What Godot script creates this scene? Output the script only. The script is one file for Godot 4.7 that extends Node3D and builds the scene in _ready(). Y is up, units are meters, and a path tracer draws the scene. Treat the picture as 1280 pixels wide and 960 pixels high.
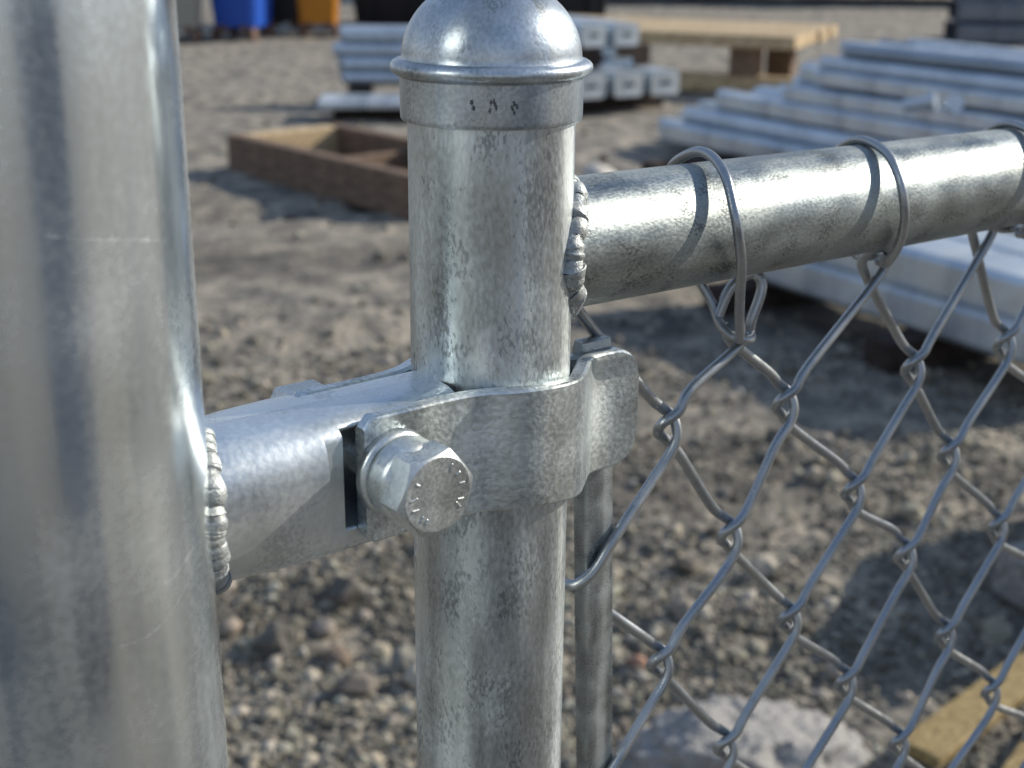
extends Node3D

const POST := Vector3(-0.0066, 0.0, -0.3950)
const FENCE_TURN := 39.0
const RAIL_SLOPE := 0.021

var rng := RandomNumberGenerator.new()
var taken := {}
var M := {}

# ------------------------------------------------------------------ tree helpers
func numbered(called: String) -> String:
	if not taken.has(called):
		taken[called] = 0
		return called
	taken[called] += 1
	return "%s_%03d" % [called, taken[called]]

func tag(o: Node, label: String, category := "", group := "", kind := "") -> void:
	if label != "": o.set_meta("label", label)
	if category != "": o.set_meta("category", category)
	if group != "": o.set_meta("group", group)
	if kind != "": o.set_meta("kind", kind)

func thing(called: String, label: String, category: String, at := Vector3.ZERO, turn := 0.0, group := "") -> Node3D:
	var o := Node3D.new()
	o.name = numbered(called)
	add_child(o, true)
	o.position = at
	o.rotation_degrees.y = turn
	tag(o, label, category, group)
	return o

func obj(called: String, mesh: Mesh, material: Material, parent: Node = self, at := Vector3.ZERO) -> MeshInstance3D:
	var o := MeshInstance3D.new()
	o.name = numbered(called) if parent == self else called
	o.mesh = mesh
	o.material_override = material
	o.cast_shadow = GeometryInstance3D.SHADOW_CASTING_SETTING_ON
	parent.add_child(o, true)
	o.position = at
	return o

# ------------------------------------------------------------------ mesh helpers
# rows of points -> one smooth sheet; equal neighbouring rows or points make a hard edge
func sheet(rows: Array, ring := true, up := Vector3.ZERO, uvs: Array = [], colors: Array = []) -> ArrayMesh:
	var nr := rows.size()
	var nc: int = rows[0].size()
	var pos := PackedVector3Array()
	var uv := PackedVector2Array()
	var col := PackedColorArray()
	for i in nr:
		pos.append_array(rows[i])
		if uvs.size(): uv.append_array(uvs[i])
		if colors.size(): col.append_array(colors[i])
	var nor := PackedVector3Array()
	nor.resize(pos.size())
	var centers := PackedVector3Array()
	for i in nr:
		var c := Vector3.ZERO
		for j in nc: c += rows[i][j]
		centers.append(c / nc)
	var vote := 0.0
	for i in nr - 1:
		var mid := (centers[i] + centers[i + 1]) * 0.5
		for j in nc - 1:
			var a := i * nc + j
			var b := a + 1
			var c := a + nc
			var d := c + 1
			var n := (pos[d] - pos[a]).cross(pos[c] - pos[b])
			nor[a] += n; nor[b] += n; nor[c] += n; nor[d] += n
			if up != Vector3.ZERO: vote += n.dot(up)
			else: vote += n.dot((pos[a] + pos[b] + pos[c] + pos[d]) * 0.25 - mid)
	if ring:
		for i in nr:
			var s := nor[i * nc] + nor[i * nc + nc - 1]
			nor[i * nc] = s
			nor[i * nc + nc - 1] = s
	var sg := 1.0 if vote >= 0.0 else -1.0
	for k in nor.size():
		nor[k] = (nor[k] * sg).normalized() if nor[k].length_squared() > 1e-30 else Vector3.UP
	var idx := PackedInt32Array()
	for i in nr - 1:
		for j in nc - 1:
			var a := i * nc + j
			var b := a + 1
			var c := a + nc
			var d := c + 1
			if sg > 0: idx.append_array([a, d, b, a, c, d])
			else: idx.append_array([a, b, d, a, d, c])
	var arr := []
	arr.resize(Mesh.ARRAY_MAX)
	arr[Mesh.ARRAY_VERTEX] = pos
	arr[Mesh.ARRAY_NORMAL] = nor
	arr[Mesh.ARRAY_INDEX] = idx
	if uv.size(): arr[Mesh.ARRAY_TEX_UV] = uv
	if col.size(): arr[Mesh.ARRAY_COLOR] = col
	var m := ArrayMesh.new()
	m.add_surface_from_arrays(Mesh.PRIMITIVE_TRIANGLES, arr)
	return m

func circle_row(r: float, y: float, sides: int) -> PackedVector3Array:
	var row := PackedVector3Array()
	for j in sides + 1:
		var a := TAU * (j % sides) / sides
		row.append(Vector3(r * sin(a), y, r * cos(a)))
	return row

# profile of (radius, height) from bottom to top about the y axis, UV in metres
func lathe(profile: Array, sides := 64, girth := 0.03) -> ArrayMesh:
	var rows := []
	var uvs := []
	var v := 0.0
	for i in profile.size():
		if i > 0: v += profile[i].distance_to(profile[i - 1])
		rows.append(circle_row(profile[i].x, profile[i].y, sides))
		var u := PackedVector2Array()
		for j in sides + 1: u.append(Vector2(TAU * girth * j / sides, -v))
		uvs.append(u)
	return sheet(rows, true, Vector3.ZERO, uvs)

# round tube along a path
func tube_path(pts: PackedVector3Array, radius: float, sides := 10, radii := PackedFloat32Array()) -> ArrayMesh:
	var rows := []
	var uvs := []
	var n := pts.size()
	var x := Vector3.ZERO
	var run := 0.0
	for i in n:
		var dir := (pts[mini(i + 1, n - 1)] - pts[maxi(i - 1, 0)]).normalized()
		if i == 0:
			x = dir.cross(Vector3(0.31, 0.52, 0.79)).normalized()
		else:
			run += pts[i].distance_to(pts[i - 1])
			x = (x - dir * x.dot(dir)).normalized()
		var y := dir.cross(x)
		var r := radius if radii.is_empty() else radii[i]
		var row := PackedVector3Array()
		var u := PackedVector2Array()
		for j in sides + 1:
			var a := TAU * (j % sides) / sides
			row.append(pts[i] + (x * cos(a) + y * sin(a)) * r)
			u.append(Vector2(TAU * r * j / sides, run))
		if i == 0:
			var cap := PackedVector3Array(); cap.resize(sides + 1); cap.fill(pts[0])
			rows.append(cap); uvs.append(u); rows.append(row); uvs.append(u)
		rows.append(row); uvs.append(u)
		if i == n - 1:
			rows.append(row); uvs.append(u)
			var cap := PackedVector3Array(); cap.resize(sides + 1); cap.fill(pts[i])
			rows.append(cap); uvs.append(u)
	return sheet(rows, true, Vector3.ZERO, uvs)

func smooth_path(p: Array, steps := 5) -> PackedVector3Array:
	var out := PackedVector3Array()
	for i in p.size() - 1:
		var a: Vector3 = p[maxi(i - 1, 0)]
		var b: Vector3 = p[i]
		var c: Vector3 = p[i + 1]
		var d: Vector3 = p[mini(i + 2, p.size() - 1)]
		for s in steps:
			out.append(b.cubic_interpolate(c, a, d, float(s) / steps))
	out.append(p[p.size() - 1])
	return out

# chamfered rectangle ring in the XZ plane, corners doubled so faces stay flat
func rect_ring(w: float, d: float, c: float, y: float, ox := 0.0, oz := 0.0) -> PackedVector3Array:
	var q := [Vector2(w / 2 - c, d / 2), Vector2(w / 2, d / 2 - c), Vector2(w / 2, -d / 2 + c), Vector2(w / 2 - c, -d / 2),
		Vector2(-w / 2 + c, -d / 2), Vector2(-w / 2, -d / 2 + c), Vector2(-w / 2, d / 2 - c), Vector2(-w / 2 + c, d / 2)]
	var row := PackedVector3Array()
	for k in 8:
		row.append(Vector3(q[k].x + ox, y, q[k].y + oz))
		row.append(Vector3(q[k].x + ox, y, q[k].y + oz))
	row.append(row[0])
	return row

func dot_row(at: Vector3, n: int) -> PackedVector3Array:
	var r := PackedVector3Array(); r.resize(n); r.fill(at)
	return r

# box standing on y = 0, w along x, d along z
func box_mesh(w: float, h: float, d: float, c := 0.004) -> ArrayMesh:
	var rows := [dot_row(Vector3.ZERO, 17), rect_ring(w - 2 * c, d - 2 * c, c, 0.0), rect_ring(w - 2 * c, d - 2 * c, c, 0.0), rect_ring(w, d, c, c), rect_ring(w, d, c, c),
		rect_ring(w, d, c, h - c), rect_ring(w, d, c, h - c), rect_ring(w - 2 * c, d - 2 * c, c, h), rect_ring(w - 2 * c, d - 2 * c, c, h), dot_row(Vector3(0, h, 0), 17)]
	return sheet(rows, false)

# hollow section of outer size w x h (rounded), length along x from 0
func hollow_bar(w: float, h: float, length: float, wall := 0.006, c := 0.012) -> ArrayMesh:
	var make := func(ww: float, hh: float, cc: float, x: float) -> PackedVector3Array:
		var r := rect_ring(ww, hh, cc, 0.0)
		for k in r.size(): r[k] = Vector3(x, r[k].z, r[k].x)
		return r
	var rows := []
	var deep := minf(length * 0.3, 0.6)
	var ci := maxf(c - wall, 0.002)
	for s in [0, 1]:
		var e := 0.0 if s == 0 else length
		var inn := deep if s == 0 else length - deep
		var seq := [make.call(w - 2 * wall, h - 2 * wall, ci, inn), make.call(w - 2 * wall, h - 2 * wall, ci, e), make.call(w - 2 * wall, h - 2 * wall, ci, e), make.call(w, h, c, e), make.call(w, h, c, e)]
		if s == 1: seq.reverse()
		rows.append_array(seq)
	return sheet(rows, false)

func round_bar(r: float, length: float, wall := 0.005, sides := 20) -> ArrayMesh:
	var prof := [Vector2(r - wall, 0.4), Vector2(r - wall, 0.0), Vector2(r - wall, 0.0), Vector2(r, 0.0), Vector2(r, 0.0), Vector2(r, length), Vector2(r, length), Vector2(r - wall, length), Vector2(r - wall, length), Vector2(r - wall, length - 0.4)]
	return lathe(prof, sides)

func facet(src: ArrayMesh) -> ArrayMesh:
	var arr := src.surface_get_arrays(0)
	var p: PackedVector3Array = arr[Mesh.ARRAY_VERTEX]
	var ix: PackedInt32Array = arr[Mesh.ARRAY_INDEX]
	var pos := PackedVector3Array()
	var nor := PackedVector3Array()
	for k in range(0, ix.size(), 3):
		var a := p[ix[k]]
		var b := p[ix[k + 1]]
		var c := p[ix[k + 2]]
		var n := (c - a).cross(b - a)
		if n.length_squared() < 1e-14: continue
		n = n.normalized()
		pos.append_array([a, b, c])
		nor.append_array([n, n, n])
	var out := []
	out.resize(Mesh.ARRAY_MAX)
	out[Mesh.ARRAY_VERTEX] = pos
	out[Mesh.ARRAY_NORMAL] = nor
	var m := ArrayMesh.new()
	m.add_surface_from_arrays(Mesh.PRIMITIVE_TRIANGLES, out)
	return m

func lump_mesh() -> ArrayMesh:
	var nz := FastNoiseLite.new()
	nz.seed = 71
	nz.frequency = 1.0
	nz.fractal_octaves = 4
	var cell := FastNoiseLite.new()
	cell.seed = 12
	cell.noise_type = FastNoiseLite.TYPE_CELLULAR
	cell.frequency = 1.1
	var rows := []
	for i in 61:
		var row := PackedVector3Array()
		var th := PI * i / 60.0
		for j in 97:
			var a := TAU * (j % 96) / 96.0
			var d := Vector3(sin(th) * cos(a), cos(th), sin(th) * sin(a))
			var r := 1.0 + 0.42 * cell.get_noise_3dv(d * 1.6) + 0.16 * nz.get_noise_3dv(d * 2.2) + 0.085 * nz.get_noise_3dv(d * 9.0)
			row.append(Vector3(d.x * r, minf(d.y * r * 0.7, 0.50 - 0.16 * d.x + 0.05 * nz.get_noise_3dv(d * 6.0)), d.z * r * 0.85))
		rows.append(row)
	return sheet(rows)

func rock_mesh(seed_: int, squash := 0.65, bumps := 0.35, rings := 7, sides := 9) -> ArrayMesh:
	var nz := FastNoiseLite.new()
	nz.seed = seed_
	nz.frequency = 0.9
	var rows := []
	for i in rings + 1:
		var row := PackedVector3Array()
		var th := PI * i / rings
		for j in sides + 1:
			var a := TAU * (j % sides) / sides
			var d := Vector3(sin(th) * cos(a), cos(th), sin(th) * sin(a))
			var r := 1.0 + bumps * nz.get_noise_3dv(d * 1.6) * 2.0 + bumps * 0.4 * nz.get_noise_3dv(d * 4.5)
			row.append(Vector3(d.x * r, d.y * r * squash, d.z * r * 0.85))
		rows.append(row)
	return sheet(rows)

# ------------------------------------------------------------------ textures
func noise_bytes(size: int, seed_: int, freq: float, oct := 4, type := FastNoiseLite.TYPE_SIMPLEX_SMOOTH, stretch := 1) -> PackedByteArray:
	var n := FastNoiseLite.new()
	n.noise_type = type
	n.seed = seed_
	n.frequency = freq
	n.fractal_octaves = oct
	n.fractal_type = FastNoiseLite.FRACTAL_FBM if oct > 1 else FastNoiseLite.FRACTAL_NONE
	var im := n.get_seamless_image(size, maxi(size / stretch, 8))
	im.convert(Image.FORMAT_L8)
	if stretch > 1: im.resize(size, size, Image.INTERPOLATE_CUBIC)
	return im.get_data()

func tex(data: PackedByteArray, size: int) -> ImageTexture:
	var im := Image.create_from_data(size, size, false, Image.FORMAT_L8, data)
	im.generate_mipmaps()
	return ImageTexture.create_from_image(im)

func tex_rgb(data: PackedByteArray, size: int) -> ImageTexture:
	var im := Image.create_from_data(size, size, false, Image.FORMAT_RGB8, data)
	im.generate_mipmaps()
	return ImageTexture.create_from_image(im)

# zinc: [albedo, roughness, height]; band = broad runs along the tube, patch = blotches, speck = fine grain, pits = dark specks
func zinc_maps(size: int, seed_: int, base: float, band: float, patch: float, speck: float, pits: float, rough: float, rough_var: float, scuffs: Array = [], band_freq := 0.007) -> Array:
	var a := noise_bytes(size, seed_, 0.005, 3)
	var b := noise_bytes(size, seed_ + 1, band_freq, 4, FastNoiseLite.TYPE_SIMPLEX_SMOOTH, 16)
	var c := noise_bytes(size, seed_ + 2, 0.085, 3)
	var d := noise_bytes(size, seed_ + 3, 0.10, 2)
	var e := noise_bytes(size, seed_ + 4, 0.008, 3)
	var w := noise_bytes(size, seed_ + 5, 0.03, 3)
	var n := size * size
	var mark := PackedFloat32Array(); mark.resize(n)
	for s in scuffs:
		# a thin scrape: from, to (in texture shares), bend
		for k in 900:
			var t := k / 899.0
			var p: Vector2 = s[0].lerp(s[1], t) + Vector2(0, s[2] * sin(t * PI))
			var strong: float = 0.25 + 0.75 * absf(sin(t * 23.0 + s[2] * 90.0) * sin(t * 9.0 + 1.0))
			for q in 3:
				var at := posmod(int(p.y * size + 0.8 * sin(t * 7.0)) + q - 1, size) * size + posmod(int(p.x * size), size)
				mark[at] = maxf(mark[at], strong * (1.0 if q == 1 else 0.45))
	var al := PackedByteArray(); al.resize(n * 3)
	var ro := PackedByteArray(); ro.resize(n)
	var he := PackedByteArray(); he.resize(n)
	for i in n:
		var fa := a[i] / 255.0 - 0.5
		var fb := b[i] / 255.0 - 0.5
		var fc := c[i] / 255.0 - 0.5
		var fe := e[i] / 255.0 - 0.5
		var pit := clampf((d[i] / 255.0 - 0.82 + fe * 1.25 + fb * 0.35) * 8.0, 0.0, 1.0) * pits
		var vein := clampf(1.0 - absf(w[i] / 255.0 - 0.5) * 26.0, 0.0, 1.0) * clampf(0.45 + fa * 2.2 + fc * 1.6, 0.0, 1.0) * pits
		var v := base - vein * 0.22 + fa * patch + fb * band + fc * speck - pit * 0.30 + mark[i] * 0.045
		al[i * 3] = int(255.0 * clampf(v * (0.990 + fb * 0.03), 0.05, 0.99))
		al[i * 3 + 1] = int(255.0 * clampf(v, 0.05, 0.99))
		al[i * 3 + 2] = int(255.0 * clampf(v * (1.006 - fb * 0.05), 0.05, 0.99))
		ro[i] = int(255.0 * clampf(rough + rough_var * (fa + fc * 0.6 + fb * 0.9) + pit * 0.2 + mark[i] * 0.12, 0.08, 1.0))
		he[i] = int(255.0 * clampf(0.5 + fc * 0.55 + fa * 0.2 - pit * 0.4 - vein * 0.25, 0.0, 1.0))
	return [tex_rgb(al, size), tex(ro, size), tex(he, size)]

func metal(maps: Array, tint: Color, metallic: float, relief: float, scale: Vector3, triplanar := false) -> StandardMaterial3D:
	var m := StandardMaterial3D.new()
	m.albedo_color = tint
	m.albedo_texture = maps[0]
	m.metallic = metallic
	m.roughness = 1.0
	m.roughness_texture = maps[1]
	m.roughness_texture_channel = BaseMaterial3D.TEXTURE_CHANNEL_RED
	if relief > 0.0:
		m.heightmap_enabled = true
		m.heightmap_texture = maps[2]
		m.heightmap_scale = relief
	m.uv1_scale = scale
	m.uv1_triplanar = triplanar
	return m

func plain(c: Color, rough := 0.7, metallic := 0.0) -> StandardMaterial3D:
	var m := StandardMaterial3D.new()
	m.albedo_color = c
	m.roughness = rough
	m.metallic = metallic
	return m

func grainy(c1: Color, c2: Color, seed_: int, freq: float, scale: Vector3, rough: float, relief := 0.0, stretch := 1) -> StandardMaterial3D:
	var size := 256
	var a := noise_bytes(size, seed_, freq, 5, FastNoiseLite.TYPE_SIMPLEX_SMOOTH, stretch)
	var out := PackedByteArray(); out.resize(size * size * 3)
	for i in size * size:
		var c := c1.lerp(c2, clampf((a[i] / 255.0 - 0.5) * 1.6 + 0.5, 0.0, 1.0))
		out[i * 3] = c.r8; out[i * 3 + 1] = c.g8; out[i * 3 + 2] = c.b8
	var m := StandardMaterial3D.new()
	m.albedo_texture = tex_rgb(out, size)
	m.roughness = rough
	if relief > 0.0:
		m.heightmap_enabled = true
		m.heightmap_texture = tex(a, size)
		m.heightmap_scale = relief
	m.uv1_triplanar = true
	m.uv1_scale = scale
	return m

func make_materials() -> void:
	var mottled := zinc_maps(1024, 11, 0.90, 0.30, 0.20, 0.15, 0.6, 0.40, 0.30)
	var worn := zinc_maps(1024, 131, 0.88, 0.12, 0.22, 0.20, 0.6, 0.43, 0.30)
	var shiny := zinc_maps(512, 47, 0.92, 0.14, 0.10, 0.06, 0.25, 0.34, 0.18)
	var frost := zinc_maps(512, 83, 0.90, 0.08, 0.26, 0.18, 0.35, 0.38, 0.34)
	var wide := zinc_maps(1024, 62, 0.95, 0.12, 0.07, 0.03, 0.03, 0.25, 0.18, [[Vector2(0.985, 0.35), Vector2(1.10, 0.374), 0.0], [Vector2(0.013, 0.692), Vector2(0.100, 0.662), 0.012], [Vector2(0.06, 0.655), Vector2(0.105, 0.640), 0.004]], 0.013)
	M.post = metal(mottled, Color(0.94, 0.968, 0.968), 0.90, 0.007, Vector3(6.577, 3.0, 1))
	M.post.vertex_color_use_as_albedo = true
	M.rail = metal(worn, Color(0.67, 0.70, 0.70), 0.88, 0.008, Vector3(7.84, 5.2, 1))
	M.clamp = metal(frost, Color(0.90, 0.93, 0.93), 0.88, 0.026, Vector3(9, 9, 9), true)
	M.big = metal(wide, Color(0.97, 0.995, 1.0), 0.95, 0.0015, Vector3(3.5765, 3.5765, 3.5765))
	M.arm = metal(shiny, Color(0.92, 0.945, 0.955), 0.90, 0.006, Vector3(9, 9, 9))
	M.cap = metal(frost, Color(0.78, 0.81, 0.83), 0.90, 0.006, Vector3(12, 12, 12))
	M.cap.roughness_texture = null
	M.cap.roughness = 0.36
	M.bolt = metal(frost, Color(0.88, 0.90, 0.895), 0.82, 0.006, Vector3(14, 14, 14), true)
	M.bar = metal(mottled, Color(0.74, 0.765, 0.765), 0.90, 0.012, Vector3(12, 12, 12), true)
	M.wire = metal(shiny, Color(0.70, 0.715, 0.725), 0.88, 0.003, Vector3(20, 20, 20))
	M.weld = metal(frost, Color(0.72, 0.735, 0.73), 0.6, 0.03, Vector3(22, 22, 22), true)
	M.weld.roughness_texture = null
	M.weld.roughness = 0.55
	M.stamp = plain(Color(0.42, 0.435, 0.445), 0.7, 0.5)
	M.dark = plain(Color(0.10, 0.10, 0.11), 0.6, 0.5)
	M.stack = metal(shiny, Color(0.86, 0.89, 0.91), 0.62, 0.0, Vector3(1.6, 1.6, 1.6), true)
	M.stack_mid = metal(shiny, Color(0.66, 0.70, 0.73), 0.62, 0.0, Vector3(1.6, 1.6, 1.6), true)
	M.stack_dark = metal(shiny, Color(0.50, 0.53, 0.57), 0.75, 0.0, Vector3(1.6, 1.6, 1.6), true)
	M.pale_wood = grainy(Color(0.80, 0.72, 0.58), Color(0.62, 0.53, 0.40), 5, 0.02, Vector3(1.5, 6, 6), 0.8, 0.1)
	M.old_wood = grainy(Color(0.53, 0.44, 0.36), Color(0.37, 0.305, 0.25), 6, 0.02, Vector3(1.5, 6, 6), 0.85, 0.15)
	M.ochre_wood = grainy(Color(0.65, 0.57, 0.38), Color(0.46, 0.385, 0.235), 7, 0.03, Vector3(4, 12, 12), 0.75, 0.1)
	M.dark_wood = grainy(Color(0.25, 0.20, 0.17), Color(0.15, 0.12, 0.11), 8, 0.02, Vector3(2, 2, 2), 0.9)
	M.concrete = grainy(Color(0.76, 0.75, 0.73), Color(0.54, 0.53, 0.515), 9, 0.03, Vector3(5, 5, 5), 0.9, 0.5)
	M.block = grainy(Color(0.62, 0.61, 0.59), Color(0.46, 0.45, 0.44), 19, 0.03, Vector3(5, 5, 5), 0.9, 0.4)
	M.blue = plain(Color(0.08, 0.30, 0.68), 0.45)
	M.yellow = plain(Color(0.72, 0.46, 0.05), 0.45)
	M.grey = plain(Color(0.58, 0.58, 0.54), 0.55)
	M.navy = plain(Color(0.05, 0.06, 0.10), 0.5)
	M.cabinet = plain(Color(0.56, 0.57, 0.59), 0.5)
	M.red = plain(Color(0.42, 0.20, 0.17), 0.6)
	M.tyre = plain(Color(0.42, 0.33, 0.28), 0.8)
	M.rubber = plain(Color(0.06, 0.06, 0.065), 0.9)

# ------------------------------------------------------------------ the ground
var g1 := FastNoiseLite.new()
var g2 := FastNoiseLite.new()

func rut_at(x: float, z: float) -> float:
	var r := absf(fposmod(z + 0.32 * x + 0.25 * sin(x * 0.9) + 12.9, 4.6) - 2.3)
	return exp(-pow((r - 1.2) / 0.19, 2.0))

func ground_height(x: float, z: float) -> float:
	var rut := rut_at(x, z)
	var r := absf(fposmod(z + 0.32 * x + 0.25 * sin(x * 0.9) + 12.9, 4.6) - 2.3)
	var h := (g1.get_noise_2d(x, z) * 0.035 + g2.get_noise_2d(x, z) * lerpf(0.013, 0.006, smoothstep(3.0, 5.0, -z))) * (1.0 - 0.75 * rut)
	h += exp(-pow((r - 1.2) / 0.38, 2.0)) * 0.03 - rut * (0.085 + 0.02 * g1.get_noise_2d(x * 3.0 + 40.0, z * 3.0))
	return h * smoothstep(0.2, 1.6, Vector2(x, z).length())

func make_ground() -> void:
	g1.seed = 3; g1.frequency = 0.9; g1.fractal_octaves = 4
	g2.seed = 8; g2.frequency = 7.0; g2.fractal_octaves = 3
	var az := []
	var a := -180.0
	while a < 180.0:
		az.append(a)
		a += 0.36 if a > -34.0 and a < 40.0 else 6.0
	az.append(180.0)
	var rows := []
	var uvs := []
	var cols := []
	var damp := FastNoiseLite.new()
	damp.seed = 19; damp.frequency = 0.55; damp.fractal_octaves = 4
	var r := 0.2
	while r < 900.0:
		var row := PackedVector3Array()
		var u := PackedVector2Array()
		var cl := PackedColorArray()
		for t in az:
			var x := r * sin(deg_to_rad(t))
			var z := -r * cos(deg_to_rad(t))
			var near := smoothstep(60.0, 25.0, r)
			row.append(Vector3(x, ground_height(x, z) * near if near > 0.0 else 0.0, z))
			u.append(Vector2(x, z))
			var dk := 1.0 - 0.45 * smoothstep(-0.05, 0.32, damp.get_noise_2d(x, z * 1.5)) * smoothstep(14.0, 4.0, r)
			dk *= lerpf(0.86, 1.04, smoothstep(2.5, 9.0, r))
			dk = lerpf(dk, 1.08, 0.6 * rut_at(x, z) * smoothstep(30.0, 20.0, r))
			cl.append(Color(dk, dk, dk))
		rows.append(row)
		cols.append(cl)
		uvs.append(u)
		r *= 1.25 if r < 1.4 or r > 34.0 else 1.009
	var size := 1024
	var na := noise_bytes(size, 21, 0.008, 5)
	var nb := noise_bytes(size, 22, 0.045, 4)
	var nc := noise_bytes(size, 23, 0.03, 1, FastNoiseLite.TYPE_CELLULAR)
	var al := PackedByteArray(); al.resize(size * size * 3)
	var he := PackedByteArray(); he.resize(size * size)
	for i in size * size:
		var v := 0.495 + (na[i] / 255.0 - 0.5) * 0.34 + (nb[i] / 255.0 - 0.5) * 0.22
		var w := na[i] / 255.0 - 0.5
		al[i * 3] = int(255.0 * clampf(v * (1.03 + w * 0.05), 0.0, 1.0))
		al[i * 3 + 1] = int(255.0 * clampf(v * 0.986, 0.0, 1.0))
		al[i * 3 + 2] = int(255.0 * clampf(v * (0.90 - w * 0.05), 0.0, 1.0))
		he[i] = int(clampf(nb[i] * 0.55 + nc[i] * 0.35, 0.0, 255.0))
	var m := StandardMaterial3D.new()
	m.albedo_texture = tex_rgb(al, size)
	m.roughness = 0.95
	m.heightmap_enabled = true
	m.heightmap_texture = tex(he, size)
	m.heightmap_scale = 1.1
	m.vertex_color_use_as_albedo = true
	m.uv1_scale = Vector3(0.62, 0.62, 1)
	var g := obj("ground", sheet(rows, false, Vector3.UP, uvs, cols), m)
	tag(g, "bare grey brown dirt and gravel ground of the yard", "ground", "", "structure")

func scatter(called: String, label: String, mesh: Mesh, m: StandardMaterial3D, count: int, lo: float, hi: float, near: float, far: float, seed_: int) -> void:
	var r := RandomNumberGenerator.new()
	r.seed = seed_
	var mm := MultiMesh.new()
	mm.transform_format = MultiMesh.TRANSFORM_3D
	mm.use_colors = true
	mm.mesh = mesh
	mm.instance_count = count
	for i in count:
		var az := deg_to_rad(r.randf_range(-25.0, 27.0))
		var d := near * pow(far / near, r.randf())
		var x := d * sin(az)
		var z := -d * cos(az)
		# loose stones lie in drifts, between patches of packed soil
		if g1.get_noise_2d(x * 1.7 + 9.0, z * 1.7) + 0.12 < r.randf_range(-0.45, 0.35):
			x = x * 0.3 + r.randf_range(-0.6, 0.5) * 0.5
			z = z * 0.35 - 1.35
		var s := lo * pow(hi / lo, pow(r.randf(), 2.2))
		var b := Basis.from_euler(Vector3(r.randf_range(-0.5, 0.5), r.randf() * TAU, r.randf_range(-0.5, 0.5))).scaled(Vector3(s, s, s))
		mm.set_instance_transform(i, Transform3D(b, Vector3(x, ground_height(x, z) + s * 0.34, z)))
		var v := 0.42 + 1.15 * pow(r.randf(), 2.4)
		mm.set_instance_color(i, Color(v * r.randf_range(0.96, 1.08), v, v * r.randf_range(0.90, 1.02)))
	var o := MultiMeshInstance3D.new()
	o.name = numbered(called)
	o.multimesh = mm
	o.material_override = m
	add_child(o, true)
	tag(o, label, "gravel", "", "stuff")

# ------------------------------------------------------------------ foreground: posts, rail, clamp
func weld_ring(axis: Vector3, y_axis: Vector3, n_axis: Vector3, at: Vector3, r: float, big: float, bead: float, count: int, seed_: int) -> ArrayMesh:
	# a bead that follows the cut of a tube of radius r on a post of radius big; axis points away from the post
	var nz := FastNoiseLite.new()
	nz.seed = seed_
	nz.frequency = 1.0
	var pts := PackedVector3Array()
	var radii := PackedFloat32Array()
	var steps := count * 12
	for i in steps + 1:
		var th := TAU * i / steps
		var s := fposmod(th / TAU * count + 0.35 * nz.get_noise_1d(th * 9.0), 1.0)
		var ny := r * cos(th)
		var nn := r * sin(th)
		var along := sqrt(maxf(big * big - nn * nn, 0.0))
		var wob := 0.0016 * nz.get_noise_2d(th * 4.0, 5.0)
		pts.append(at + axis * (along + bead * 0.05 + wob) + (y_axis * cos(th) + n_axis * sin(th)) * (r - bead * 0.05 + wob))
		radii.append(bead * (0.88 + 0.12 * pow(s, 2.0) * (1.0 - smoothstep(0.82, 1.0, s)) + 0.42 * nz.get_noise_2d(th * 5.0, 1.0) + 0.10 * nz.get_noise_2d(th * 30.0, 7.0)))
	return tube_path(pts, bead, 14, radii)

func upright_tube(r: float, y0: float, y1: float, sides: int, step: float, patch: Callable) -> ArrayMesh:
	var rows := []
	var uvs := []
	var cols := []
	var y := y0
	var n := int(ceil((y1 - y0) / step))
	for i in n + 1:
		y = lerpf(y0, y1, float(i) / n)
		rows.append(circle_row(r, y, sides))
		var u := PackedVector2Array()
		var c := PackedColorArray()
		for j in sides + 1:
			var a := TAU * (j % sides) / sides
			u.append(Vector2(TAU * r * j / sides, -y))
			c.append(patch.call(a, y))
		uvs.append(u); cols.append(c)
	return sheet(rows, true, Vector3.ZERO, uvs, cols)

func side_tube(r: float, t0: float, t1: float, y_at: Callable, sides: int, steps: int) -> ArrayMesh:
	var rows := []
	var uvs := []
	for i in steps + 1:
		var t := lerpf(t0, t1, float(i) / steps)
		var row := PackedVector3Array()
		var u := PackedVector2Array()
		for j in sides + 1:
			var a := TAU * (j % sides) / sides
			row.append(Vector3(t, y_at.call(t) + r * cos(a), r * sin(a)))
			u.append(Vector2(TAU * r * j / sides, t))
		rows.append(row); uvs.append(u)
	return sheet(rows, true, Vector3.ZERO, uvs)

func rail_y(t: float) -> float:
	return 1.2669 - RAIL_SLOPE * t

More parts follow.
